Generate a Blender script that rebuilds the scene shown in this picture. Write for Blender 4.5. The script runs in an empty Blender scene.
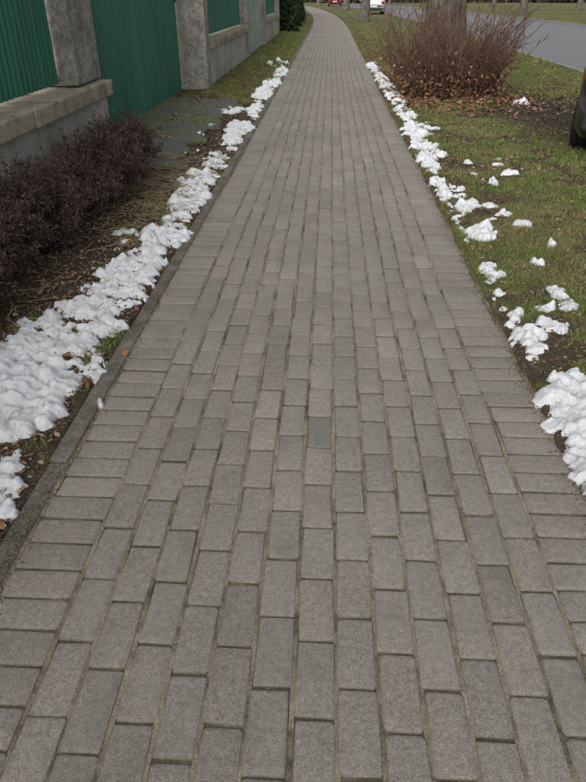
import bpy, math, random
import numpy as np
from mathutils import Vector, Matrix
random.seed(7); rng=np.random.default_rng(11)
S=bpy.context.scene
S.view_settings.view_transform='Standard'; S.view_settings.look='None'; S.view_settings.exposure=0

# ---------------------------------------------------------------- noise
def _h(ix,iy,s):
    n=(ix.astype(np.int64)*374761393+iy.astype(np.int64)*668265263+s*974634777)&0x7fffffff
    n=((n^(n>>13))*1274126177)&0x7fffffff
    return ((n^(n>>16))&0xffff)/65535.0
def vn(x,y,s=0):
    x=np.asarray(x,float);y=np.asarray(y,float)
    ix=np.floor(x);iy=np.floor(y);fx=x-ix;fy=y-iy
    fx=fx*fx*(3-2*fx);fy=fy*fy*(3-2*fy)
    a=_h(ix,iy,s);b=_h(ix+1,iy,s);c=_h(ix,iy+1,s);d=_h(ix+1,iy+1,s)
    return a+(b-a)*fx+(c-a)*fy+(a-b-c+d)*fx*fy
def fbm(x,y,s=0,o=4):
    t=0;a=.5;n=0
    for i in range(o):
        t=t+a*vn(x*2**i,y*2**i,s+i*17);n+=a;a*=.5
    return t/n
def sst(a,b,x):
    t=np.clip((x-a)/(b-a),0,1);return t*t*(3-2*t)
def bendx(y):
    y=np.asarray(y,float);t=np.clip(y-32,0,90)
    return -0.0009*t*t
# ---------------------------------------------------------------- ground height
def gz(x,y):
    x=np.asarray(x,float);y=np.asarray(y,float)
    l=.000+.035*(fbm(x*5,y*5,3)-.5)+.045*np.clip((-.94-x)/1.0,0,1)+.024*(fbm(x*25,y*25,4)-.5)
    r=.014+.03*(fbm(x*4,y*4,5)-.5)+.024*(fbm(x*22,y*22,6)-.5)+.02*sst(1,2,x)
    ml=sst(-.945,-.915,x-.05*(fbm(x*9,y*9,9)-.5))
    mr=sst(.825,.885,x+.07*(fbm(x*9,y*9,8)-.5))
    z=l*(1-ml)+(-.05)*ml
    z=z*(1-mr)+r*mr
    road=sst(5.16,5.2,x)*(1-sst(13.25,13.3,x))
    z=np.where(x>13,0.0,z)
    z=z*(1-road)-.17*road
    return z
# ---------------------------------------------------------------- mesh helpers
def link(o,parent=None):
    S.collection.objects.link(o)
    if parent is not None:o.parent=parent
    return o
def fast(name,V,F,mat,col=None,smooth=False,parent=None,extra=None):
    V=np.asarray(V,np.float32);F=np.asarray(F,np.int32)
    me=bpy.data.meshes.new(name);me.vertices.add(len(V));me.vertices.foreach_set('co',V.ravel())
    k=F.shape[1];me.loops.add(F.size);me.loops.foreach_set('vertex_index',F.ravel())
    me.polygons.add(len(F));me.polygons.foreach_set('loop_start',np.arange(0,F.size,k,dtype=np.int32))
    me.update(calc_edges=True)
    if col is not None:
        a=me.color_attributes.new('col','FLOAT_COLOR','POINT')
        c=np.ones((len(V),4),np.float32);c[:,:3]=col;a.data.foreach_set('color',c.ravel())
    if smooth:me.polygons.foreach_set('use_smooth',np.ones(len(F),bool))
    me.materials.append(mat);me.validate()
    return link(bpy.data.objects.new(name,me),parent)
class MB:
    def __init__(s):s.v=[];s.f=[];s.m=[]
    def box(s,x0,x1,y0,y1,z0,z1,m=0,c=0.0):
        b=len(s.v);cx,cy,cz=(x0+x1)/2,(y0+y1)/2,(z0+z1)/2
        hx,hy,hz=abs(x1-x0)/2,abs(y1-y0)/2,abs(z1-z0)/2
        if c<=0:
            for sx in(-1,1):
                for sy in(-1,1):
                    for sz in(-1,1):s.v.append((cx+sx*hx,cy+sy*hy,cz+sz*hz))
            for q in((0,1,3,2),(4,6,7,5),(0,4,5,1),(2,3,7,6),(0,2,6,4),(1,5,7,3)):
                s.f.append(tuple(b+i for i in q));s.m.append(m)
            return
        import bmesh
        bm=bmesh.new();bmesh.ops.create_cube(bm,size=1)
        for v in bm.verts:v.co=Vector((cx+v.co.x*2*hx,cy+v.co.y*2*hy,cz+v.co.z*2*hz))
        bmesh.ops.bevel(bm,geom=bm.edges[:],offset=c,segments=2,affect='EDGES',profile=.5)
        bm.verts.index_update()
        for v in bm.verts:s.v.append(tuple(v.co))
        for f in bm.faces:s.f.append(tuple(b+v.index for v in f.verts));s.m.append(m)
        bm.free()
    def tube(s,P,R,n=6,m=0,cap=True,wob=0):
        b=len(s.v);P=[Vector(p) for p in P]
        up=Vector((0,0,1)) if abs((P[-1]-P[0]).normalized().z)<.9 else Vector((1,0,0))
        for i,p in enumerate(P):
            t=(P[min(i+1,len(P)-1)]-P[max(i-1,0)])
            if t.length<1e-9:t=Vector((0,0,1))
            t.normalize();a=t.cross(up).normalized();c=t.cross(a)
            for k in range(n):
                an=2*math.pi*k/n;r=R[i]*(1+wob*(random.random()-.5))
                q=p+a*math.cos(an)*r+c*math.sin(an)*r;s.v.append(tuple(q))
        for i in range(len(P)-1):
            for k in range(n):
                k2=(k+1)%n
                s.f.append((b+i*n+k,b+i*n+k2,b+(i+1)*n+k2,b+(i+1)*n+k));s.m.append(m)
        if cap and n>3:
            s.f.append(tuple(b+(len(P)-1)*n+k for k in range(n)));s.m.append(m)
            s.f.append(tuple(b+k for k in reversed(range(n))));s.m.append(m)
    def build(s,name,mats,parent=None,smooth=False,warp=False):
        me=bpy.data.meshes.new(name)
        V=s.v
        if warp:V=[(x+float(bendx(y)),y,z) for x,y,z in V]
        me.from_pydata(V,[],s.f);me.update()
        for m in mats:me.materials.append(m)
        me.polygons.foreach_set('material_index',s.m)
        if smooth:me.polygons.foreach_set('use_smooth',[True]*len(s.f))
        return link(bpy.data.objects.new(name,me),parent)
def empty(name,loc=(0,0,0),rz=0):
    o=bpy.data.objects.new(name,None);o.location=loc;o.rotation_euler=(0,0,rz);S.collection.objects.link(o);return o
# ---------------------------------------------------------------- materials
class NT:
    def __init__(s,name,rough=.8,spec=.4):
        s.m=bpy.data.materials.new(name);s.m.use_nodes=True;s.t=s.m.node_tree;s.n=s.t.nodes
        s.b=s.n['Principled BSDF'];s.b.inputs['Roughness'].default_value=rough
        s.b.inputs['Specular IOR Level'].default_value=spec
        s.tc=s.n.new('ShaderNodeTexCoord').outputs['Object']
    def L(s,a,b):s.t.links.new(a,b)
    def noise(s,scale,detail=4,rough=.6,st=None):
        n=s.n.new('ShaderNodeTexNoise');n.inputs['Scale'].default_value=scale;n.inputs['Detail'].default_value=detail
        n.inputs['Roughness'].default_value=rough
        v=s.tc
        if st:
            mp=s.n.new('ShaderNodeMapping');mp.inputs['Scale'].default_value=st;s.L(v,mp.inputs[0]);v=mp.outputs[0]
        s.L(v,n.inputs['Vector']);return n.outputs[0]
    def ramp(s,f,stops):
        r=s.n.new('ShaderNodeValToRGB');e=r.color_ramp.elements
        while len(e)<len(stops):e.new(.5)
        for i,(p,c) in enumerate(stops):
            e[i].position=p;e[i].color=(c,c,c,1) if not hasattr(c,'__len__') else (*c,1)
        s.L(f,r.inputs[0]);return r.outputs[0]
    def mix(s,f,a,b,mode='MIX'):
        m=s.n.new('ShaderNodeMix');m.data_type='RGBA';m.blend_type=mode
        for sock,v in((m.inputs['Factor'],f),(m.inputs[6],a),(m.inputs[7],b)):
            if isinstance(v,bpy.types.NodeSocket):s.L(v,sock)
            elif hasattr(v,'__len__'):sock.default_value=(*v,1)
            else:
                sock.default_value=v if sock==m.inputs['Factor'] else (v,v,v,1)
        return m.outputs[2]
    def attr(s,name='col'):
        a=s.n.new('ShaderNodeAttribute');a.attribute_name=name;return a.outputs['Color']
    def color(s,c):
        if isinstance(c,bpy.types.NodeSocket):s.L(c,s.b.inputs['Base Color'])
        else:s.b.inputs['Base Color'].default_value=(*c,1)
        return s
    def bump(s,h,strength=.5,dist=.01):
        b=s.n.new('ShaderNodeBump');b.inputs['Strength'].default_value=strength;b.inputs['Distance'].default_value=dist
        s.L(h,b.inputs['Height']);s.L(b.outputs[0],s.b.inputs['Normal']);return s
def two(name,a,b,scale,rough=.8,bs=.3,bd=.01,det=6,spec=.3,lo=.35,hi=.65,st=None):
    t=NT(name,rough,spec);n=t.noise(scale,det,.65,st);t.color(t.ramp(n,[(lo,a),(hi,b)]));t.bump(n,bs,bd);return t.m

# pavers
t=NT('paver_concrete',.78,.4)
c=t.attr();f=t.noise(330,4,.8);g=t.noise(60,5,.75);w=t.noise(1.1,6,.65)
c=t.mix(1,c,t.ramp(f,[(.34,.45),(.5,1.0),(.66,1.65)]),'MULTIPLY')
c=t.mix(1,c,t.ramp(g,[(.3,.72),(.7,1.22)]),'MULTIPLY')
c=t.mix(1,c,t.ramp(w,[(.3,.84),(.7,1.12)]),'MULTIPLY')
st=t.noise(5,7,.75)
c=t.mix(t.ramp(st,[(.53,0),(.70,.5)]),c,(.14,.13,.105))
c=t.mix(t.ramp(t.noise(9,8,.8),[(.57,0),(.72,.5)]),c,(.34,.305,.245))
t.color(c);t.bump(t.noise(240,6,.8),.8,.005)
M_pav=t.m
t=NT('joint_sand',.95,.1)
n=t.noise(4,8,.8);n2=t.noise(230,4,.8)
c=t.ramp(n,[(.38,(.085,.08,.05)),(.50,(.25,.21,.145)),(.68,(.42,.36,.26))])
c=t.mix(1,c,t.ramp(n2,[(.3,.4),(.7,1.5)]),'MULTIPLY')
t.color(c);t.bump(n2,.9,.005);M_sand=t.m
t=NT('joint_dirt',.95,.1)
n=t.noise(7,7,.75);n2=t.noise(200,3,.7)
c=t.ramp(n,[(.35,(.065,.065,.038)),(.5,(.11,.095,.065)),(.68,(.25,.21,.145))])
c=t.mix(1,c,t.ramp(n2,[(.3,.6),(.7,1.35)]),'MULTIPLY')
t.color(c);t.bump(n2,.8,.004);M_dirt=t.m
# ground
t=NT('soil_and_turf',.95,.15)
c=t.attr();n=t.noise(45,8,.8);n2=t.noise(9,6,.7);n3=t.noise(3.5,8,.8)
c=t.mix(1,c,t.ramp(n,[(.32,.35),(.5,1.0),(.68,2.0)]),'MULTIPLY')
c=t.mix(1,c,t.ramp(n2,[(.3,.65),(.7,1.35)]),'MULTIPLY')
c=t.mix(t.ramp(n3,[(.54,0),(.64,.5)]),c,(.115,.085,.055))
t.color(c);t.bump(n,1,.03);M_gr=t.m
t=NT('leaf_matter',.8,.25);t.color(t.attr());M_leaf=t.m
t=NT('kerb_concrete',.88,.3);n=t.noise(6,8,.8);n2=t.noise(90,5,.8)
c=t.ramp(n,[(.36,(.085,.076,.058)),(.5,(.155,.14,.115)),(.66,(.24,.22,.185))])
c=t.mix(1,c,t.ramp(n2,[(.3,.45),(.7,1.5)]),'MULTIPLY');t.color(c);t.bump(n2,.9,.008);M_kerb=t.m
M_kerb2=two('road_kerb_stone',(.2,.2,.19),(.34,.33,.31),9,.8,.3,.006)
M_road=two('asphalt',(.13,.13,.135),(.19,.19,.195),5,.6,.3,.005,8,.5)
t=NT('old_asphalt',.5,.5);n=t.noise(4,8,.75);n2=t.noise(60,5,.8);n3=t.noise(2.3,7,.7)
c=t.ramp(n,[(.35,(.060,.063,.058)),(.65,(.16,.16,.145))]);c=t.mix(1,c,t.ramp(n2,[(.35,.5),(.65,1.5)]),'MULTIPLY')
c=t.mix(t.ramp(n3,[(.46,0),(.56,.9)]),c,(.12,.13,.04));t.color(c);t.bump(n2,.8,.015)
t.L(t.ramp(n,[(.42,.25),(.56,.8)]),t.b.inputs['Roughness']);M_slab=t.m
# snow
t=NT('snow',.6,.25);n=t.noise(16,7,.75);n2=t.noise(85,5,.8)
c=t.ramp(n,[(.30,(.48,.46,.43)),(.43,(.78,.79,.81)),(.6,(.87,.88,.91))])
dd=t.noise(130,4,.8);c=t.mix(t.ramp(dd,[(.62,0),(.70,.8)]),c,(.26,.22,.17))
t.color(c);t.bump(n2,.9,.014);M_snow=t.m
# walls
t=NT('weathered_render',.9,.2);n=t.noise(3,8,.75);n2=t.noise(1.2,6,.7,(1,1,.3));n3=t.noise(50,6,.75)
c=t.ramp(n,[(.3,(.28,.27,.24)),(.5,(.43,.41,.37)),(.7,(.53,.51,.46))])
c=t.mix(1,c,t.ramp(n3,[(.3,.7),(.7,1.25)]),'MULTIPLY')
c=t.mix(t.ramp(n2,[(.5,0),(.66,.55)]),c,(.17,.16,.12));t.color(c);t.bump(n3,.8,.015);M_wall=t.m
t=NT('mossy_coping',.9,.2);n=t.noise(4,8,.75);n3=t.noise(40,6,.75)
c=t.ramp(n,[(.36,(.13,.13,.06)),(.48,(.33,.29,.22)),(.7,(.48,.43,.35))]);c=t.mix(1,c,t.ramp(n3,[(.3,.6),(.7,1.3)]),'MULTIPLY');t.color(c);t.bump(n3,.8,.015);M_sill=t.m
t=NT('rough_pillar',.9,.2);n=t.noise(5,8,.75);n3=t.noise(24,7,.8)
c=t.ramp(n,[(.3,(.18,.17,.145)),(.5,(.38,.36,.32)),(.7,(.52,.49,.45))]);c=t.mix(1,c,t.ramp(n3,[(.35,.5),(.65,1.3)]),'MULTIPLY');t.color(c);t.bump(n3,1,.03);M_pil=t.m
t=NT('green_paint',.45,.4);n=t.noise(3,6,.7,(1,1,.15));n2=t.noise(40,4,.7)
c=t.ramp(n,[(.3,(.012,.095,.062)),(.55,(.018,.15,.095)),(.75,(.035,.18,.12))])
c=t.mix(t.ramp(n2,[(.66,0),(.72,.5)]),c,(.06,.06,.04));t.color(c);M_green=t.m
M_pale=two('faded_green_paint',(.22,.29,.25),(.35,.41,.36),4,.6,.2,.004)
M_darkmetal=two('dark_metal',(.015,.02,.018),(.03,.035,.03),20,.5)
t=NT('bark',.95,.1);n=t.noise(16,8,.75,(1,1,.25));c=t.ramp(n,[(.36,(.05,.042,.034)),(.5,(.14,.12,.10)),(.64,(.28,.25,.21))]);t.color(c);t.bump(n,1,.07);M_bark=t.m
M_twig=two('red_brown_twig',(.085,.045,.032),(.18,.11,.08),30,.7)
M_twig2=two('purple_twig',(.04,.026,.024),(.10,.065,.055),30,.7)
M_stalk=two('dry_stalk',(.22,.17,.10),(.38,.30,.19),30,.8)
M_rub=two('rubber',(.010,.010,.010),(.022,.022,.022),60,.8,.3,.003)
M_rim=two('alloy',(.3,.3,.31),(.42,.42,.43),10,.35)
def paint(name,c):
    t=NT(name,.3,.5);t.b.inputs['Coat Weight'].default_value=.6;n=t.noise(5,4);t.color(t.ramp(n,[(.3,tuple(x*.85 for x in c)),(.7,c)]));return t.m
t=NT('window_glass',.08,.8);n=t.noise(2,2);t.color(t.ramp(n,[(.3,(.01,.012,.014)),(.7,(.03,.034,.038))]));M_glass=t.m
M_red=two('tail_lamp',(.25,.01,.01),(.4,.02,.015),30,.2)
M_lamp=two('head_lamp',(.5,.5,.5),(.7,.7,.7),30,.15)
M_line=two('plate_white',(.6,.6,.58),(.75,.75,.72),20,.5)

# ---------------------------------------------------------------- GROUND
def arr(segs):
    o=[]
    for a,b,s in segs:o+=list(np.arange(a,b-1e-6,s))
    o.append(segs[-1][1]);return np.array(o)
xs=arr([(-400,-100,60),(-100,-20,10),(-20,-3,1.0),(-3,-2.2,.08),(-2.2,-.97,.022),(-.97,-.89,.01),(-.89,.77,.2),(.77,.92,.012),(.92,2.4,.025),(2.4,5.14,.08),(5.14,5.22,.02),(5.22,13.24,1.0),(13.24,13.32,.02),(13.32,20,.6),(20,100,10),(100,400,60)])
ys=arr([(-60,-2,8),(-2,.8,.2),(.8,6,.025),(6,14,.05),(14,30,.2),(30,60,.8),(60,130,3),(130,460,30)])
X,Y=np.meshgrid(xs,ys);Z=gz(X,Y)
def mudf(x,y):return np.exp(-(((x-3.2+.5*(fbm(x*2,y*2,29)-.5))/1.15)**2+((y-9.0)/2.3)**2)**2)
def grassmask(x,y):
    n=fbm(x*1.6,y*1.6,21,5);n2=fbm(x*7,y*7,22,4)
    right=sst(.42,.56,n*.5+n2*.5-.015+.09*sst(.9,1.5,x))
    right=right*(1-.95*mudf(x,y))
    left=sst(.52,.62,n*.5+n2*.5+.12*sst(6,14,y)-.02)
    return np.where(x>0,right,left)
G=grassmask(X,Y)
soilR=np.array([.120,.088,.060]);soilL=np.array([.100,.074,.055]);gr=np.array([.115,.140,.042]);gr2=np.array([.175,.165,.070])
k=sst(.35,.75,fbm(X*2.2,Y*2.2,31))[...,None]
gcol=gr*(1-k)+gr2*k
soil=np.where((X>0)[...,None],soilR,soilL)
mudm=mudf(X,Y)[...,None]
soil=soil*(1-mudm)+np.array([.075,.060,.050])*mudm
C=soil*(1-G[...,None])+gcol*G[...,None]
ny,nx=X.shape
idx=np.arange(nx*ny).reshape(ny,nx)
F=np.stack([idx[:-1,:-1],idx[:-1,1:],idx[1:,1:],idx[1:,:-1]],-1).reshape(-1,4)
fast('ground',np.stack([X+bendx(Y),Y,Z],-1).reshape(-1,3),F,M_gr,C.reshape(-1,3),smooth=True)

# ---------------------------------------------------------------- PATH
def und(x,y):return .014*(fbm(x*1.2,y*1.2,41,3)-.5)
def wob(x,y):return .020*(vn(y*.8+x*.7,x*1.5,43)-.5)+.008*(vn(y*3,x*7,44)-.5)
L_=-.857;R_=.86;nc=13;cp=(R_-L_-.41)/nc
B=[]
YE=118
for c_ in range(nc):
    cx=L_+.205+cp*(c_+.5);y=.0+(c_%2)*.1008+random.uniform(-.018,.018)-1.0
    while y<YE:
        ln=.2010+random.uniform(-.0015,.0015);B.append((cx,y+ln/2,.0930,.1955));y+=ln
for cx in(L_+.1025,R_-.1025):
    y=-1.0
    while y<YE:
        ln=.1012;B.append((cx,y+ln/2,.196,.0955));y+=ln
B=np.array(B);n=len(B)
def loop(w,l,z,r):
    pts=[(-w/2+r,-l/2),(w/2-r,-l/2),(w/2,-l/2+r),(w/2,l/2-r),(w/2-r,l/2),(-w/2+r,l/2),(-w/2,l/2-r),(-w/2,-l/2+r)]
    return np.stack([np.stack([a,b,z],-1) for a,b in pts],1)
w=B[:,2]+rng.normal(0,.0009,n);l=B[:,3]+rng.normal(0,.0010,n);o=np.zeros(n)
ch=.0055*(1+rng.uniform(-.3,.5,n));rc=.0045*(1+rng.uniform(-.4,.9,n))
T=np.concatenate([loop(w,l,o-.035,rc),loop(w,l,o-ch*.8,rc),loop(w-ch*.7,l-ch*.7,o-ch*.3,rc),loop(w-2*ch,l-2*ch,o,rc)],1)
T[:,8:,:2]+=rng.normal(0,.0009,(n,24,2))
a=rng.normal(0,.010,n)[:,None];ca,sa=np.cos(a),np.sin(a)
px=T[:,:,0]*ca-T[:,:,1]*sa;py=T[:,:,0]*sa+T[:,:,1]*ca
tx=rng.normal(0,.006,n)[:,None];ty=rng.normal(0,.0035,n)[:,None]
bx=B[:,0]+wob(B[:,0],B[:,1])+rng.normal(0,.0010,n);by=B[:,1]+rng.normal(0,.0012,n)
pz=T[:,:,2]+px*tx+py*ty+(und(B[:,0],B[:,1])+rng.normal(0,.0008,n))[:,None]
V=np.stack([px+bx[:,None]+bendx(by)[:,None],py+by[:,None],pz],-1).reshape(-1,3)
q=[]
for lv in range(3):
    for i in range(8):q.append((lv*8+i,lv*8+(i+1)%8,(lv+1)*8+(i+1)%8,(lv+1)*8+i))
q+= [(24,25,26,31),(31,26,27,30),(30,27,28,29)];q=np.array(q)
F=(np.arange(n)[:,None,None]*32+q[None]).reshape(-1,4)
base=np.array([.272,.247,.213])
br=(1+rng.normal(0,.042,n))[:,None]
col=base*br
hue=rng.normal(0,.008,n);col[:,0]*=1+hue;col[:,2]*=1-hue
lite=rng.random(n)<.04;col[lite]*=1.12
dk=rng.random(n)<.05;col[dk]*=.91
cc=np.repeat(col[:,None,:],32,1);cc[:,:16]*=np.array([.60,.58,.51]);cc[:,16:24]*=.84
path=empty('brick_path')
fast('pavers',V,F,M_pav,cc.reshape(-1,3),parent=path)
yy=np.concatenate([np.arange(-1,20,.1),np.arange(20,YE+.5,1.0)])
xx=np.linspace(L_-.005,R_+.005,10)
X2,Y2=np.meshgrid(xx,yy);ii=np.arange(X2.size).reshape(X2.shape)
F=np.stack([ii[:-1,:-1],ii[:-1,1:],ii[1:,1:],ii[1:,:-1]],-1).reshape(-1,4)
fast('joint_bed',np.stack([X2+bendx(Y2),Y2,und(X2,Y2)-.0055],-1).reshape(-1,3),F,M_dirt,parent=path)
VV=[];FF=[];b0=0
yy=np.concatenate([np.arange(-1,14,.015),np.arange(14,YE,.25)])
for j in range(-1,nc+2):
    cx=L_+.205+cp*j;hw=.0062;w_=wob(cx,yy)
    if j==-1:cx=L_-.003;hw=.010;w_=0
    if j==nc+1:cx=R_;hw=.010;w_=0
    x=cx+w_+0*yy
    zz=und(cx,yy)-.0030+.007*(fbm(yy*7,yy*0+cx*50,51,4)-.5)+.002*(vn(yy*60,yy*0+cx,55)-.5)
    m=len(yy)
    P=np.stack([np.stack([x-hw+bendx(yy),yy,zz],-1),np.stack([x+hw+bendx(yy),yy,zz],-1)],1).reshape(-1,3)
    ii=np.arange(m-1)*2+b0
    VV.append(P);FF.append(np.stack([ii,ii+1,ii+3,ii+2],-1));b0+=2*m
fast('joint_sand_fill',np.concatenate(VV),np.concatenate(FF),M_sand,parent=path)
kb=MB();y=-1.3
while y<YE:
    dz=random.uniform(-.003,.004);dx=random.uniform(-.003,.003)
    kb.box(-.934+dx,-.866+dx,y+.002,y+.998,-.12,.005+dz,0,.008);y+=1.0
kb.build('path_kerb',[M_kerb],warp=True)

# road
yy=np.arange(-60,240,2.0);xx=np.array([5.3,6.5,9.2,12,13.2])
X2,Y2=np.meshgrid(xx,yy);ii=np.arange(X2.size).reshape(X2.shape)
F=np.stack([ii[:-1,:-1],ii[:-1,1:],ii[1:,1:],ii[1:,:-1]],-1).reshape(-1,4)
Z2=np.broadcast_to(np.array([-.1,-.08,-.05,-.08,-.1]),X2.shape)
fast('road',np.stack([X2+bendx(Y2),Y2,Z2],-1).reshape(-1,3),F,M_road,smooth=True)
for nm,x0 in(('road_kerb',5.17),('road_kerb',13.2)):
    kb=MB();y=-40
    while y<140:kb.box(x0,x0+.13,y+.005,y+.995,-.2,.025,0,.0 if y>30 else .012);y+=1
    kb.build(nm,[M_kerb2],warp=True)

# ---------------------------------------------------------------- SLAB at gate
nxs,nys=40,100
sx=np.linspace(-2.43,-1.30,nxs);sy=np.linspace(5.9,10.4,nys);X2,Y2=np.meshgrid(sx,sy)
edge=np.minimum(np.minimum(X2+2.43+.1,-1.30-X2),np.minimum(Y2-5.9,10.4-Y2))+.35*(fbm(X2*3,Y2*3,61,5)-.5)
Z2=gz(X2,Y2)*.5+.03+.015*(fbm(X2*6,Y2*6,62)-.5)-np.where(edge<.08,.08,0)
ii=np.arange(X2.size).reshape(X2.shape)
F=np.stack([ii[:-1,:-1],ii[:-1,1:],ii[1:,1:],ii[1:,:-1]],-1).reshape(-1,4)
fast('driveway',np.stack([X2,Y2,Z2],-1).reshape(-1,3),F,M_slab,smooth=True)

# ---------------------------------------------------------------- FENCE
def corrug(mb,x,y0,y1,z0,z1,per=.085,dep=.022,m=0):
    prof=[];y=y0
    while y<y1-1e-4:
        for fy,fx in((0,0),(.12,0),(.24,1),(.62,1),(.74,0)):
            prof.append((min(y+fy*per,y1),x+fx*dep+random.uniform(-.0008,.0008)))
        y+=per
    prof.append((y1,x));b=len(mb.v)
    for yv,xv in prof:
        mb.v.append((xv,yv,z0));mb.v.append((xv,yv,z1))
    for i in range(len(prof)-1):
        mb.f.append((b+2*i,b+2*i+2,b+2*i+3,b+2*i+1));mb.m.append(m)
def fence_section(y0,y1,mat_panel,name='green_metal_fence',yp=None):
    yp=yp or y1
    e=empty(name)
    m=MB();m.box(-2.3,-2.02,y0,y1,-.15,.598,0,.008);m.build('low_wall',[M_wall],e,warp=True)
    m=MB();y=y0
    while y<y1-.01:
        y2=min(y+1.25,y1);d=random.uniform(-.006,.006);m.box(-2.36,-1.95+d,y+.003,y2-.003,.60,.725+d*.5,0,.014);y=y2
    m.build('coping',[M_sill],e,warp=True)
    m=MB();corrug(m,-2.19,y0+.01,yp-.01,.76,1.95)
    m.build('panel',[mat_panel],e,warp=True)
    m=MB();m.box(-2.235,-2.195,y0,yp,.80,.84,0,.004);m.box(-2.235,-2.195,y0,yp,1.8,1.84,0,.004)
    m.build('rails',[M_darkmetal],e,warp=True)
    return e
def pillar(y0,y1,x0=-2.38,x1=-1.99,z0=-.2,name='concrete_pillar',mat=None):
    e=empty(name);m=MB();m.box(x0,x1,y0,y1,z0,2.1,0,.02);m.box(x0-.05,x1+.05,y0-.05,y1+.05,2.103,2.2,0,.02)
    m.build('shaft',[mat or M_pil],e,warp=True)
fence_section(-3.0,6.28,M_green,yp=5.6)
pillar(5.62,6.24,-2.34,-2.03,.735)
def gate(y0,y1,x,mat,name='green_metal_gate'):
    e=empty(name);m=MB();mid=(y0+y1)/2
    for a,b in((y0+.02,mid-.02),(mid+.02,y1-.02)):
        corrug(m,x,a+.04,b-.04,.035,1.95,.085)
    m.build('leaves',[mat],e,warp=True)
    m=MB()
    for a,b in((y0+.02,mid-.02),(mid+.02,y1-.02)):
        m.box(x-.05,x-.005,a,a+.05,.02,1.98,0,.004);m.box(x-.05,x-.005,b-.05,b,.02,1.98,0,.004)
        m.box(x-.048,x-.007,a+.052,b-.052,.04,.08,0,.004);m.box(x-.048,x-.007,a+.052,b-.052,1.8,1.84,0,.004)
    m.build('frame',[mat],e,warp=True)
gate(6.32,11.45,-2.42,M_green)
pillar(11.47,11.85,-2.4,-1.97)
fence_section(11.87,17.6,M_green)
pillar(17.62,17.95,-2.38,-1.98)
gate(17.97,22.3,-2.1,M_pale)
pillar(22.32,22.7)
fence_section(22.72,28.5,M_green)
pillar(28.52,28.85)
gate(28.87,33,-2.3,M_green)
pillar(33.02,33.4)
fence_section(33.42,60,M_green)

# ---------------------------------------------------------------- SNOW
def snowfield(name,x0,x1,y0,y1,blobs,res,seed):
    rg=np.random.default_rng(seed)
    gx=np.arange(x0,x1,res);gy=np.arange(y0,y1,res);XX,YY=np.meshgrid(gx,gy)
    wx=XX+.05*(fbm(XX*16,YY*16,seed,4)-.5)+.02*(fbm(XX*60,YY*60,seed+7,2)-.5)
    wy=YY+.05*(fbm(XX*16,YY*16,seed+3,4)-.5)+.02*(fbm(XX*60,YY*60,seed+9,2)-.5)
    H=np.full(XX.shape,-.02)
    def cap(cx,cy,rx,ry,h):
        i0=int((cx-rx-.06-x0)/res);i1=int((cx+rx+.06-x0)/res)+1;j0=int((cy-ry-.06-y0)/res);j1=int((cy+ry+.06-y0)/res)+1
        i0=max(i0,0);j0=max(j0,0);i1=min(i1,len(gx));j1=min(j1,len(gy))
        if i1<=i0 or j1<=j0:return
        a=wx[j0:j1,i0:i1];b=wy[j0:j1,i0:i1]
        q=1-((a-cx)/rx)**2-((b-cy)/ry)**2
        hh=np.where(q>0,h*np.power(np.clip(q,0,1),.55),-.02)
        H[j0:j1,i0:i1]=np.maximum(H[j0:j1,i0:i1],hh)
    for(bx_,by_,rx,ry,num,hs)in blobs:
        num=int(num*2.1)
        for _ in range(num):
            aa=rg.uniform(0,2*math.pi);rr=math.sqrt(rg.random())*1.1
            s=rg.random()**1.7
            r=.012+.046*s*min(1,rx/.08)+(.010 if by_>6 else 0)
            cap(bx_+rx*rr*math.cos(aa),by_+ry*rr*math.sin(aa),r*rg.uniform(.7,1.4),r*rg.uniform(.7,1.3),hs*(.016+.030*s)*rg.uniform(.6,1.3))
    rid=fbm(XX*28,YY*28,seed+5,4);rid2=fbm(XX*75,YY*75,seed+6,2)
    H=np.where(H>0,H*(.3+1.3*rid)+.007*(rid2-.5)-.012*sst(.50,.68,fbm(XX*10,YY*10,seed+8,5)),H)
    bas=np.maximum(gz(XX,YY),np.where((XX>-.95)&(XX<-.85),.003,np.where(np.abs(XX)<=.9,0.0,-1)))
    Zz=bas+np.maximum(H,-.012)
    keep=H>.0005
    kf=keep[:-1,:-1]|keep[1:,:-1]|keep[:-1,1:]|keep[1:,1:]
    ii=np.arange(XX.size).reshape(XX.shape)
    F=np.stack([ii[:-1,:-1],ii[:-1,1:],ii[1:,1:],ii[1:,:-1]],-1)[kf]
    u,inv=np.unique(F,return_inverse=True)
    V=np.stack([XX.ravel()[u],YY.ravel()[u],Zz.ravel()[u]],-1)
    fast(name,V,inv.reshape(-1,4),M_snow,smooth=True)
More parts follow.
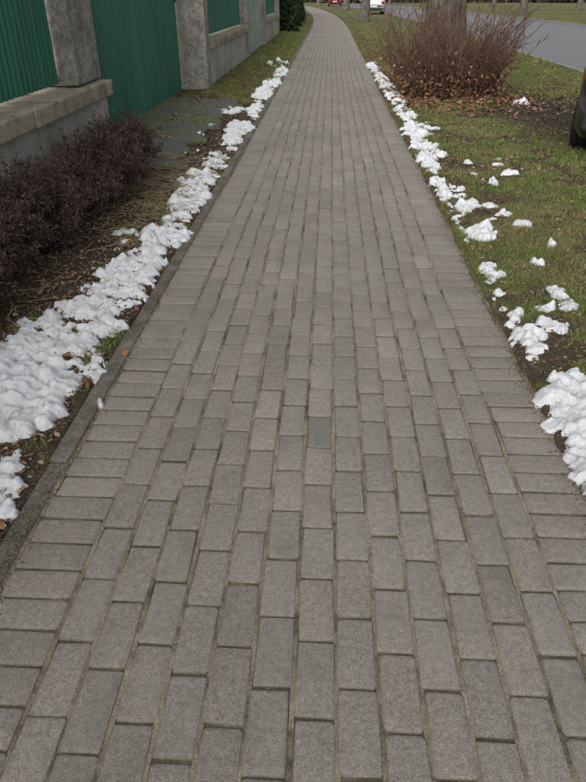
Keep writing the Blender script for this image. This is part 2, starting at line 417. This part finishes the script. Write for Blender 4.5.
LB=[(-1.15,2.05,.14,.26,75,1.3),(-1.38,1.95,.22,.32,85,1.3),(-1.33,2.4,.14,.17,34,1.1),(-1.22,2.75,.19,.27,75,1.0),(-1.07,2.62,.07,.2,16,.8),(-1.13,3.45,.13,.34,66,1.0),(-1.04,3.15,.07,.2,22,.8),
(-1.05,4.05,.10,.3,42,1.0),(-1.06,4.6,.08,.3,26,1.0),(-1.07,5.05,.11,.3,42,1.1),(-1.1,5.65,.12,.3,34,1.0),(-1.10,6.4,.07,.3,8,.9),(-1.04,7.4,.08,.3,12,1.0),(-1.05,8.1,.12,.35,34,1.1),(-1.3,9.4,.10,.3,8,1.0),
(-1.02,9.6,.08,.5,18,1.1),(-1.06,11.2,.12,.6,36,1.2),(-1.03,12.6,.12,.7,44,1.2),(-1.0,14.6,.10,.9,34,1.2),(-1.2,16.5,.2,.8,12,1.3),
(-1.0,1.5,.04,.07,7,.8),(-1.05,1.62,.05,.08,6,.7),(-1.31,3.2,.03,.03,3,1.2),(-.87,2.06,.006,.006,1,.8),(-1.2,2.3,.25,.4,34,.6),(-1.2,3.9,.2,.5,12,.6),(-1.25,7,.2,1.5,6,.8),
(-1.02,4,.06,3,30,.5),(-1.02,10,.06,5,34,.8)]
snowfield('snow',-1.75,-.8,1.1,18,LB,.0075,5)
RB=[(.93,1.72,.05,.14,22,.9),(.94,1.95,.07,.16,34,1.0),(1.02,2.2,.10,.15,38,1.0),(1.18,2.15,.13,.15,24,1.0),(.955,2.7,.05,.11,20,1.1),(.95,2.95,.04,.06,4,.9),(1.12,2.85,.06,.06,6,.9),(1.2,3.05,.08,.07,9,1.0),(1.25,3.25,.05,.06,4,1.0),
(.97,3.56,.04,.09,12,1.1),(.94,3.3,.03,.1,4,.6),(1.43,4.0,.025,.025,3,1.3),(1.255,3.7,.025,.025,3,1.2),(1.06,4.25,.08,.12,16,1.1),(1.28,4.65,.04,.06,3,1.1),(1.07,4.85,.07,.12,10,1.1),(1.42,5.55,.03,.05,3,1.3),
(.94,4.7,.03,.4,10,.8),(.94,5.4,.05,.3,18,1.0),(1.05,5.3,.06,.2,5,1.0),(.97,6.35,.06,.4,24,1.0),(1.08,6.9,.10,.4,8,1.0),(.98,7.2,.06,.4,14,1.0),(1.0,7.9,.08,.5,26,1.1),(1.22,8.2,.12,.4,4,1.0),(1.03,9.3,.09,.6,28,1.1),(1.05,10.7,.1,.6,30,1.1),(1.02,12.2,.1,.7,26,1.1),
(1.0,13.6,.1,.7,28,1.2),(.98,15.6,.1,1,28,1.2),(2.78,10.1,.07,.08,8,1.6),(1.4,6.2,.3,1.0,3,.7),(1.15,4.4,.2,.8,3,.7),(.93,4,.03,2.2,22,.5),(1.0,10,.08,5,32,.8)]
snowfield('snow',.8,3.0,1.2,18,RB,.0075,9)

# ---------------------------------------------------------------- GRASS blades
def blades(name,x0,x1,y0,y1,dens,hmin,hmax,wd,seed,thr=.35,cols=None,clear=None):
    rg=np.random.default_rng(seed);n=int((x1-x0)*(y1-y0)*dens)
    x=rg.uniform(x0,x1,n);y=rg.uniform(y0,y1,n)
    m=grassmask(x,y)*(.3+1.2*vn(x*9,y*9,seed))
    k=rg.random(n)<np.clip((m-thr*.5),.03,1)
    if clear is not None:k&=clear(x,y)
    x=x[k];y=y[k];n=len(x)
    h=rg.uniform(hmin,hmax,n)*(.7+.8*vn(x*6,y*6,seed+3));th=rg.uniform(0,2*math.pi,n);tl=rg.uniform(.2,1.35,n)
    ph=rg.uniform(0,2*math.pi,n)
    z=gz(x,y)-.004
    lx=np.cos(th)*np.sin(tl)*h;ly=np.sin(th)*np.sin(tl)*h;lz=np.cos(tl)*h
    ax=np.cos(ph)*wd/2;ay=np.sin(ph)*wd/2
    V=np.stack([np.stack([x-ax,y-ay,z],-1),np.stack([x+ax,y+ay,z],-1),
      np.stack([x+lx*.55+ax*.7,y+ly*.55+ay*.7,z+lz*.7],-1),np.stack([x+lx*.55-ax*.7,y+ly*.55-ay*.7,z+lz*.7],-1),
      np.stack([x+lx,y+ly,z+lz],-1)],1)
    V[:,:,0]+=bendx(y)[:,None]
    T=np.array([[0,1,2],[0,2,3],[3,2,4]]);F=(np.arange(n)[:,None,None]*5+T[None]).reshape(-1,3)
    c1=np.array([.095,.15,.032]);c2=np.array([.18,.205,.06]);c3=np.array([.31,.25,.135])
    u=rg.random(n)[:,None];col=c1*(1-u)+c2*u
    dry=(rg.random(n)<.08+.45*sst(.35,.75,fbm(x*2.5,y*2.5,77)))[:,None];col=np.where(dry,c3*(.6+.6*u),col)
    return V.reshape(-1,3),F,np.repeat(col,5,0)
def merge(name,parts,mat):
    Vs=[];Fs=[];Cs=[];b=0
    for V,F,C in parts:Vs.append(V);Fs.append(F+b);Cs.append(C);b+=len(V)
    fast(name,np.concatenate(Vs),np.concatenate(Fs),mat,np.concatenate(Cs))
slabclear=lambda x,y:~((x<-1.45)&(y>6.0)&(y<10.3))|(vn(x*5,y*5,5)>.75)
merge('grass',[blades('a',.86,2.6,1.3,5,24000,.012,.034,.0028,1),
 blades('b',.86,4.2,5,9,9500,.015,.04,.0045,2),
 blades('c',.86,5.1,9,16,3500,.02,.05,.007,3),
 blades('d',.86,5.1,16,32,1100,.03,.07,.014,4),
 blades('e',-2.0,-.93,1.2,6,9000,.012,.04,.003,5),
 blades('f',-2.0,-.93,6,14,6000,.015,.05,.005,6,clear=slabclear),
 blades('g',-2.0,-.93,14,32,1800,.02,.06,.012,7)],M_leaf)

# dead leaves litter
def leaves(x0,x1,y0,y1,n,smin,smax,seed,cset,zoff=.008,gauss=None):
    rg=np.random.default_rng(seed)
    x=rg.uniform(x0,x1,n);y=rg.uniform(y0,y1,n)
    if gauss:
        x=rg.normal(gauss[0],gauss[2],n);y=rg.normal(gauss[1],gauss[3],n)
        k=(x>.95);x=x[k];y=y[k];n=len(x)
    s=rg.uniform(smin,smax,n);a=rg.uniform(0,6.283,n)
    t=np.array([[-1,0,0],[-.4,.45,.2],[.4,.42,.25],[1,0,.1],[.4,-.42,.22],[-.4,-.45,.25]])
    p=t[None]*s[:,None,None]*np.array([.5,.6,.5])
    p[:,:,2]*=rg.uniform(-.6,1.4,n)[:,None]
    px=p[:,:,0]*np.cos(a)[:,None]-p[:,:,1]*np.sin(a)[:,None];py=p[:,:,0]*np.sin(a)[:,None]+p[:,:,1]*np.cos(a)[:,None]
    tx=rg.normal(0,.3,n)[:,None];ty=rg.normal(0,.3,n)[:,None]
    z=p[:,:,2]+px*tx+py*ty+(gz(x,y)+zoff)[:,None]
    V=np.stack([px+x[:,None]+bendx(y)[:,None],py+y[:,None],z],-1).reshape(-1,3)
    T=np.array([[0,5,1],[1,5,4],[1,4,2],[2,4,3]]);F=(np.arange(n)[:,None,None]*6+T[None]).reshape(-1,3)
    cs=np.array(cset);c=cs[rg.integers(0,len(cs),n)]*rg.uniform(.6,1.2,n)[:,None]
    return V,F,np.repeat(c,6,0)
brn=[(.22,.14,.08),(.15,.10,.065),(.32,.23,.14),(.10,.07,.05),(.25,.12,.06)]
merge('fallen_leaves',[leaves(.88,2.6,1.4,6,4200,.008,.03,1,brn),leaves(.88,5,6,16,6000,.02,.05,2,brn),leaves(.88,5,16,32,2500,.04,.09,12,brn),
 leaves(-1.95,-.95,1.3,6,5200,.008,.034,3,brn),leaves(-2,-.95,6,16,3500,.02,.05,4,brn),
 leaves(0,1,0,1,2600,.03,.08,5,[(.30,.14,.07),(.22,.11,.06),(.34,.20,.11),(.16,.10,.07)],.03,gauss=(1.9,10.7,.7,.8))],M_leaf)
V,F,C=leaves(-.885,-.875,2.47,2.48,1,.055,.056,9,[(.26,.12,.065)]);V[:,2]+=.010-V[:,2].min();fast('dead_leaf',V,F,M_leaf,C)

def crumbs(n,xf,y0,y1,smin,smax,seed,cset,z0=None):
    rg=np.random.default_rng(seed);y=y0+(y1-y0)*rg.random(n)**1.5;x=xf(rg,n)
    s=smin+(smax-smin)*rg.random(n)**2.5
    o=np.array([[1,0,0],[0,1,0],[-1,0,0],[0,-1,0],[0,0,.8],[0,0,-.8]])
    P=o[None]*s[:,None,None]*rg.uniform(.6,1.3,(n,6,1))
    a=rg.uniform(0,6.28,n)
    px=P[:,:,0]*np.cos(a)[:,None]-P[:,:,1]*np.sin(a)[:,None];py=P[:,:,0]*np.sin(a)[:,None]+P[:,:,1]*np.cos(a)[:,None]
    z=np.maximum(gz(x,y),np.where((x>-.94)&(x<-.86),.005,und(x,y)))
    z=np.where(np.abs(x)<.95,z,gz(x,y))
    V=np.stack([px+x[:,None]+bendx(y)[:,None],py+y[:,None],P[:,:,2]+(z+s*.3)[:,None]],-1).reshape(-1,3)
    T=np.array([[0,1,4],[1,2,4],[2,3,4],[3,0,4],[1,0,5],[2,1,5],[3,2,5],[0,3,5]])
    F=(np.arange(n)[:,None,None]*6+T[None]).reshape(-1,3)
    cs=np.array(cset);c=cs[rg.integers(0,len(cs),n)]*rg.uniform(.7,1.2,n)[:,None]
    return V,F,np.repeat(c,6,0)
sc=[(.12,.09,.06),(.16,.12,.08),(.09,.07,.05),(.24,.19,.13)]
gs=[(.36,.30,.21),(.28,.23,.16),(.18,.155,.12)]
merge('soil_crumbs',[crumbs(9000,lambda r,n:.88-np.abs(r.normal(0,.035,n)),1,12,.0010,.0050,1,sc),
 crumbs(9000,lambda r,n:-.868+r.normal(0,.018,n)-.065*(r.random(n)<.45),1,12,.0010,.0045,2,sc),
 crumbs(16000,lambda r,n:r.uniform(-.85,.85,n),.5,5,.0005,.0016,3,gs),
 crumbs(9000,lambda r,n:r.uniform(-1.9,-.95,n),1.2,7,.003,.014,4,sc),
 crumbs(5000,lambda r,n:r.uniform(.9,1.8,n),1.2,7,.002,.009,5,sc)],M_leaf)

m=MB()
for _ in range(620):
    x=random.uniform(-1.6,-1.05);y=random.gauss(5.2,.55) if random.random()<.6 else random.uniform(1.4,6.5)
    L=random.uniform(.04,.2);a=random.uniform(0,6.28);z=float(gz(x,y))+.012
    p=[];
    for i in range(4):
        p.append((x+math.cos(a)*L*i/3,y+math.sin(a)*L*i/3,z+random.uniform(0,.03)));a+=random.uniform(-.3,.3)
    m.tube(p,[.0018,.0017,.0014,.0008],4)
m.build('dry_stalks',[M_stalk])

# ---------------------------------------------------------------- shrubs
def leafcloud(P,size,cols,seed):
    rg=np.random.default_rng(seed);n=len(P)
    d=rg.normal(0,1,(n,3));d/=np.linalg.norm(d,axis=1)[:,None];e=rg.normal(0,1,(n,3));e-=d*(e*d).sum(1)[:,None];e/=np.linalg.norm(e,axis=1)[:,None]
    s=(rg.uniform(.5,1.2,n)*size)[:,None]
    V=np.stack([P-d*s*.5,P+e*s*.28,P+d*s*.5,P-e*s*.28],1).reshape(-1,3)
    T=np.array([[0,1,2],[0,2,3]]);F=(np.arange(n)[:,None,None]*4+T).reshape(-1,3)
    cs=np.array(cols);c=cs[rg.integers(0,len(cs),n)]*rg.uniform(.5,1.3,n)[:,None]
    return V,F,np.repeat(c,4,0)
def shrub(name,cx,cy,r,h,seed,ns=64):
    random.seed(seed);e=empty(name);m=MB();pts=[]
    for _ in range(ns):
        a=random.uniform(0,6.283);rr=r*random.random()**.6;hh=h*random.uniform(.6,1.08)*(1-.30*(rr/r)**2)
        p0=Vector((cx+random.uniform(-.08,.08),cy+random.uniform(-.1,.1),0.0));p1=Vector((cx+math.cos(a)*rr,cy+math.sin(a)*rr,hh))
        P=[]
        for i in range(6):
            t=i/5;P.append(p0.lerp(p1,t)+Vector((math.cos(a)*.05*math.sin(3.14*t)+random.uniform(-.012,.012),math.sin(a)*.05*math.sin(3.14*t)+random.uniform(-.012,.012),.06*math.sin(3.14*t))))
        m.tube(P,[.005,.0045,.004,.003,.0022,.0014],4,cap=False)
        for i in range(1,6):
            for _k in range(3):
                d=Vector((random.gauss(0,1),random.gauss(0,1),random.gauss(.4,.8))).normalized()*random.uniform(.05,.13)
                q=P[i];q1=q+d*.5+Vector((0,0,.01));q2=q+d
                if q2.z<.03:q2.z=.03
                m.tube([q,q1,q2],[.0022,.0016,.0008],3,cap=False)
                for j in range(17):
                    t=random.random();pts.append(tuple(q.lerp(q2,t)+Vector((random.gauss(0,.01),random.gauss(0,.01),random.gauss(0,.01)))))
    m.build('twigs',[M_twig2],e)
    V,F,C=leafcloud(np.array(pts),.018,[(.095,.058,.056),(.07,.046,.045),(.125,.082,.065),(.085,.064,.047),(.05,.036,.036)],seed)
    fast('foliage',V,F,M_leaf,C,parent=e)
for i,(cx,cy,r,h) in enumerate([(-1.76,2.1,.32,.46),(-1.74,2.65,.33,.49),(-1.78,3.2,.32,.48),(-1.70,3.75,.33,.52),(-1.74,4.3,.33,.46),(-1.68,4.85,.32,.53),(-1.68,5.4,.33,.54),(-1.78,5.85,.24,.44)]):
    shrub('barberry_shrub',cx,cy,r,h,100+i)

def suckers(name,cx,cy,seed,n=300,spread=1.0,H=1.4):
    random.seed(seed);e=empty(name);m=MB();pts=[];low=[]
    for _ in range(n):
        a=random.uniform(0,6.283);r0=random.uniform(.25,.7)*spread
        p0=Vector((cx+math.cos(a)*r0,cy+math.sin(a)*r0,0));L=H*random.uniform(.4,1.0)
        out=random.uniform(.1,.85);d=Vector((math.cos(a)*out,math.sin(a)*out,1)).normalized()
        P=[p0];p=p0.copy()
        for i in range(7):
            d=(d+Vector((random.gauss(0,.12),random.gauss(0,.12),random.gauss(.02,.07)))).normalized();p=p+d*L/7;P.append(p.copy())
        m.tube(P,[.009,.008,.007,.006,.005,.004,.003,.002],4,cap=False)
        for i in range(2,8):
            for _k in range(2):
                dd=(d+Vector((random.gauss(0,.5),random.gauss(0,.5),random.gauss(0,.3)))).normalized()*random.uniform(.1,.32)
                m.tube([P[i],P[i]+dd*.5+Vector((0,0,.01)),P[i]+dd],[.004,.003,.0015],3,cap=False)
                if random.random()<.5:
                    for _j in range(3):pts.append(tuple(P[i]+dd*random.random()))
        cl=random.random()
        for _j in range(int(75*cl*cl)):
            t=random.random()**1.3*.6
            q=p0+(P[3]-p0)*t*2;low.append(tuple(q+Vector((random.gauss(0,.09),random.gauss(0,.09),abs(random.gauss(0,.05))))))
    m.build('twigs',[M_twig],e)
    V,F,C=leafcloud(np.array(low),.065,[(.34,.17,.10),(.23,.12,.075),(.38,.23,.14),(.14,.09,.06)],seed)
    fast('dry_leaves',V,F,M_leaf,C,parent=e)
    V,F,C=leafcloud(np.array(pts),.03,[(.16,.085,.06),(.10,.06,.045)],seed+1)
    fast('buds',V,F,M_leaf,C,parent=e)
suckers('sucker_shrub',1.87,11.15,5)

# ---------------------------------------------------------------- trees
def tree(name,x,y,r,h,seed,tw=True,depth=5):
    random.seed(seed);e=empty(name,(x,y,0));m=MB()
    P=[];R=[]
    th=h*.35
    for i in range(14):
        t=i/13;P.append(Vector((math.sin(t*2+seed)*.12*t*h/8,math.cos(t*1.7+seed)*.1*t*h/8,-.1+t*(th+.1))))
        R.append(r*(1.0+.55*math.exp(-t*th/.25)-.28*t))
    m.tube(P,R,18,wob=.14)
    def br(p,d,L,rad,k):
        Q=[p];q=p.copy();RR=[rad]
        ns=4
        for i in range(ns):
            d=(d+Vector((random.gauss(0,.14),random.gauss(0,.14),random.gauss(.04,.08)))).normalized();q=q+d*L/ns;Q.append(q.copy());RR.append(rad*(1-.45*(i+1)/ns))
        m.tube(Q,RR,7 if k<2 else (5 if k<3 else 3),cap=False)
        if k<depth:
            nb=3 if k<3 else 4
            for j in range(nb):
                i=ns if j==0 else random.randint(2,ns)
                nd=(d+Vector((random.gauss(0,.55),random.gauss(0,.55),random.gauss(.05,.35)))).normalized()
                br(Q[i],nd,L*random.uniform(.6,.8),RR[i]*random.uniform(.55,.8),k+1)
    for j in range(5):
        a=j*1.256+random.uniform(-.3,.3);el=random.uniform(.6,1.4)
        br(P[-1]-Vector((0,0,.1*j)),Vector((math.cos(a),math.sin(a),el)).normalized(),h*.22,r*.45,1)
    o=m.build('trunk_and_branches',[M_bark],e,smooth=True)
    return e,o
e0,t0=tree('street_tree',1.95,12.5,.36,11,3)
e1,t1=tree('street_tree',0,0,.28,10,8,depth=4)
pos=[(2.0,42),(2.9,72),(3,104),(15.3,38),(15.4,58),(15.3,84),(15.2,115),(-5.5,48),(-6.5,64),(-5,85),(-9,30),(-10,44),(22,50),(25,72),(24,95)]
for i,(x,y) in enumerate(pos):
    if i==0:e1.location=(x+float(bendx(y)),y,0);continue
    e=empty('street_tree',(x+float(bendx(y)),y,0),i*1.3);s=.8+.4*random.random();e.scale=(s,s,s)
    o=bpy.data.objects.new('trunk_and_branches',t1.data);link(o,e)
def conifer(name,x,y,r,h,seed):
    rg=np.random.default_rng(seed);e=empty(name);n=9000
    z=h*rg.random(n)**1.1;rr=r*np.power(np.clip(1-z/h,0,1),.7)*(.6+.45*rg.random(n))*(.8+.5*vn(z*4,rg.uniform(0,6.28,n)*2,seed));a=rg.uniform(0,6.283,n)
    rr*=(.75+.4*vn(a*3,z*3,seed+1))
    P=np.stack([x+rr*np.cos(a)+bendx(y),y+rr*np.sin(a),z+.02],-1)
    V,F,C=leafcloud(P,.12,[(.03,.055,.022),(.045,.075,.028),(.02,.035,.015)],seed);fast('foliage',V,F,M_leaf,C,parent=e)
    m=MB();m.tube([(x+float(bendx(y)),y,-.05),(x+float(bendx(y)),y,h*.9)],[.07,.015],8);m.build('trunk',[M_bark],e)
for i,(x,y) in enumerate([(-1.85,31),(-1.9,36),(-1.9,42),(-3.2,47),(-1.9,52),(-2.0,60),(-2,70),(-2.4,82)]):conifer('thuja',x,y,.5,2.3,i+3)
rg=np.random.default_rng(4);n=60000
x=rg.uniform(-60,60,n);top=2+5*fbm(x*.12,x*0,90,4);z=top*rg.random(n);y=135+rg.uniform(0,8,n)+4*fbm(x*.2,z*.2,91)
P=np.stack([x,y,z],-1);V,F,C=leafcloud(P,.9,[(.07,.06,.045),(.05,.055,.03),(.09,.075,.055),(.04,.035,.028)],4)
fast('distant_trees',V,F,M_leaf,C)

# ---------------------------------------------------------------- cars
def car(name,x,y,rz,pcol):
    e=empty(name,(x,y,0),rz)   # local: +Y forward, origin = centre of rear axle on ground
    Mp=paint(name+'_paint',pcol)
    wb=2.55;r=.31
    st=np.arange(-.78,3.42,.04);hw0=.86
    top=lambda s:np.interp(s,[-.78,-.7,-.5,-.1,.6,1.3,1.75,2.45,2.6,3.2,3.42],[.62,.95,1.12,1.42,1.47,1.45,1.36,1.0,.95,.80,.55])
    belt=lambda s:np.interp(s,[-.78,-.7,-.4,1.5,2.45,3.2,3.42],[.60,.88,.92,.90,.88,.72,.5])
    hw=lambda s:hw0*np.interp(s,[-.78,-.6,-.2,2.8,3.2,3.42],[.80,.93,1,1,.9,.72])
    V=[];n=12
    for s in st:
        bt=.22+ (0.1 if(s<-.7 or s>3.3) else 0)
        for wc in(0,wb):
            q=.365**2-(s-wc)**2
            if q>0:bt=max(bt,.30+math.sqrt(q)-.02)
        w=float(hw(s));tz=float(top(s));bz=float(min(belt(s),tz-.01));rw=w*(.76 if tz>bz+.1 else .86)
        bt=min(bt,bz-.03)
        sec=[(0,bt),(w*.93,bt),(w*1.0,bt+(bz-bt)*.12),(w*1.01,bt+(bz-bt)*.5),(w*.985,bz-.02),(w*.96,bz),(w*.955-(w*.955-rw)*.08,bz+(tz-bz)*.1),(rw+.015,tz-(tz-bz)*.16),(rw-.03,tz-.02*(tz>bz+.05)),(rw*.6,tz+.015),(0,tz+.02)]
        full=sec+[(-a,b) for a,b in reversed(sec[1:-1])]
        V+= [(a,s,b) for a,b in full]
    k=len(full);f=[];mi=[]
    for i in range(len(st)-1):
        s=st[i];gh=float(top(s))-float(belt(s))
        for j in range(k):
            f.append((i*k+j,i*k+(j+1)%k,(i+1)*k+(j+1)%k,(i+1)*k+j))
            g=0
            if j in(6,k-8+1) or j==k-7:
                g=1 if(gh>.22 and not(abs(s-.75)<.05 or abs(s+.02)<.04)) else 0
            if j in(8,9,k-10,k-9) and (1.72<s<2.4 or -.52<s<-.14):g=1
            mi.append(g)
    f.append(tuple(range(k)));mi.append(0);f.append(tuple(reversed([(len(st)-1)*k+j for j in range(k)])));mi.append(0)
    m=MB();m.v=V;m.f=f;m.m=mi;m.build('body',[Mp,M_glass],e,smooth=True)
    def wheel(wx,wy,sd,i):
        m=MB();nn=48
        pr=[(0,.19),(0.0,.215),(.012,.27),(.035,.300),(.055,.31),(.09,.312),(.092,.304),(.10,.304),(.102,.312),(.14,.31),(.165,.30),(.19,.26),(.195,.20)]
        b=len(m.v)
        for a in range(nn):
            an=2*math.pi*a/nn
            for(dx,rr)in pr:m.v.append((wx-sd*dx,wy+rr*math.cos(an),.31+rr*math.sin(an)))
        K=len(pr)
        for a in range(nn):
            a2=(a+1)%nn
            for j in range(K-1):m.f.append((b+a*K+j,b+a*K+j+1,b+a2*K+j+1,b+a2*K+j));m.m.append(0)
        m.build('tyre_%d'%i,[M_rub],e,smooth=True)
        m=MB();m.tube([(wx-sd*.03,wy,.31),(wx-sd*.18,wy,.31)],[.19,.19],32,1)
        m.tube([(wx-sd*.005,wy,.31),(wx-sd*.05,wy,.31)],[.055,.07],20,0)
        for q in range(7):
            an=q*2*math.pi/7;m.tube([(wx-sd*.012,wy+.04*math.cos(an),.31+.04*math.sin(an)),(wx-sd*.02,wy+.195*math.cos(an),.31+.195*math.sin(an))],[.022,.017],6,0)
        m.build('rim_%d'%i,[M_rim,M_darkmetal],e)
    i=1
    for wy in(0,wb):
        for sd in(-1,1):wheel(sd*.875,wy,sd,i);i+=1
    m=MB();m.box(-.78,-.56,-.80,-.70,.72,.90,0,.02);m.box(.56,.78,-.80,-.70,.72,.90,0,.02);m.build('tail_lamps',[M_red],e)
    m=MB();m.box(-.72,-.44,3.24,3.36,.56,.68,0,.02);m.box(.44,.72,3.24,3.36,.56,.68,0,.02);m.build('head_lamps',[M_lamp],e)
    m=MB();m.box(-.26,.26,-.80,-.785,.5,.61,0,.003);m.box(-.26,.26,3.42,3.43,.38,.49,0,.003);m.build('plates',[M_line],e)
    m=MB();m.box(-.72,.72,-.83,-.74,.30,.48,0,.03);m.box(-.66,.66,3.36,3.45,.26,.40,0,.03);m.build('bumpers',[M_darkmetal],e)
    m=MB();m.box(-1.02,-.88,1.95,2.07,.92,1.04,0,.025);m.box(.88,1.02,1.95,2.07,.92,1.04,0,.025);m.build('mirrors',[Mp],e)
    return e
th=math.radians(-26)
wx,wy=2.56,7.2
cx=wx+.86*math.cos(th);cy=wy+.86*math.sin(th)
car('parked_car',cx,cy,th,(.02,.022,.026))
car('parked_car',3.9+float(bendx(58)),58,0,(.62,.63,.65))
car('parked_car',7+float(bendx(80)),80,0,(.30,.32,.36))
car('parked_car',4.2+float(bendx(96)),96,0,(.35,.03,.03))

# ---------------------------------------------------------------- light
W=bpy.data.worlds.new('World');S.world=W;W.use_nodes=True;nt=W.node_tree
bg=nt.nodes['Background'];sky=nt.nodes.new('ShaderNodeTexSky');sky.sky_type='NISHITA';sky.sun_disc=False
el=math.radians(38);az=math.radians(200)
sky.sun_elevation=el;sky.sun_rotation=az;sky.air_density=1.0;sky.dust_density=4.0;sky.ozone_density=1.0
hs=nt.nodes.new('ShaderNodeHueSaturation');hs.inputs['Saturation'].default_value=.2
nt.links.new(sky.outputs[0],hs.inputs['Color']);nt.links.new(hs.outputs[0],bg.inputs[0]);bg.inputs[1].default_value=.15
sd=bpy.data.lights.new('sun','SUN');sd.energy=1.5;sd.angle=math.radians(60);sd.color=(1,.985,.965)
so=bpy.data.objects.new('sun',sd);S.collection.objects.link(so)
dirv=Vector((math.sin(az)*math.cos(el),math.cos(az)*math.cos(el),math.sin(el)))
so.rotation_euler=dirv.to_track_quat('Z','Y').to_euler()
# ---------------------------------------------------------------- camera
cd=bpy.data.cameras.new('camera');co=bpy.data.objects.new('camera',cd);S.collection.objects.link(co)
cd.sensor_fit='VERTICAL';cd.sensor_height=24;cd.lens=24*638/782;cd.clip_start=.05;cd.clip_end=1500
co.location=(0,0,1.377);co.rotation_euler=(math.radians(90-31.9),0,math.radians(2.9))
S.camera=co
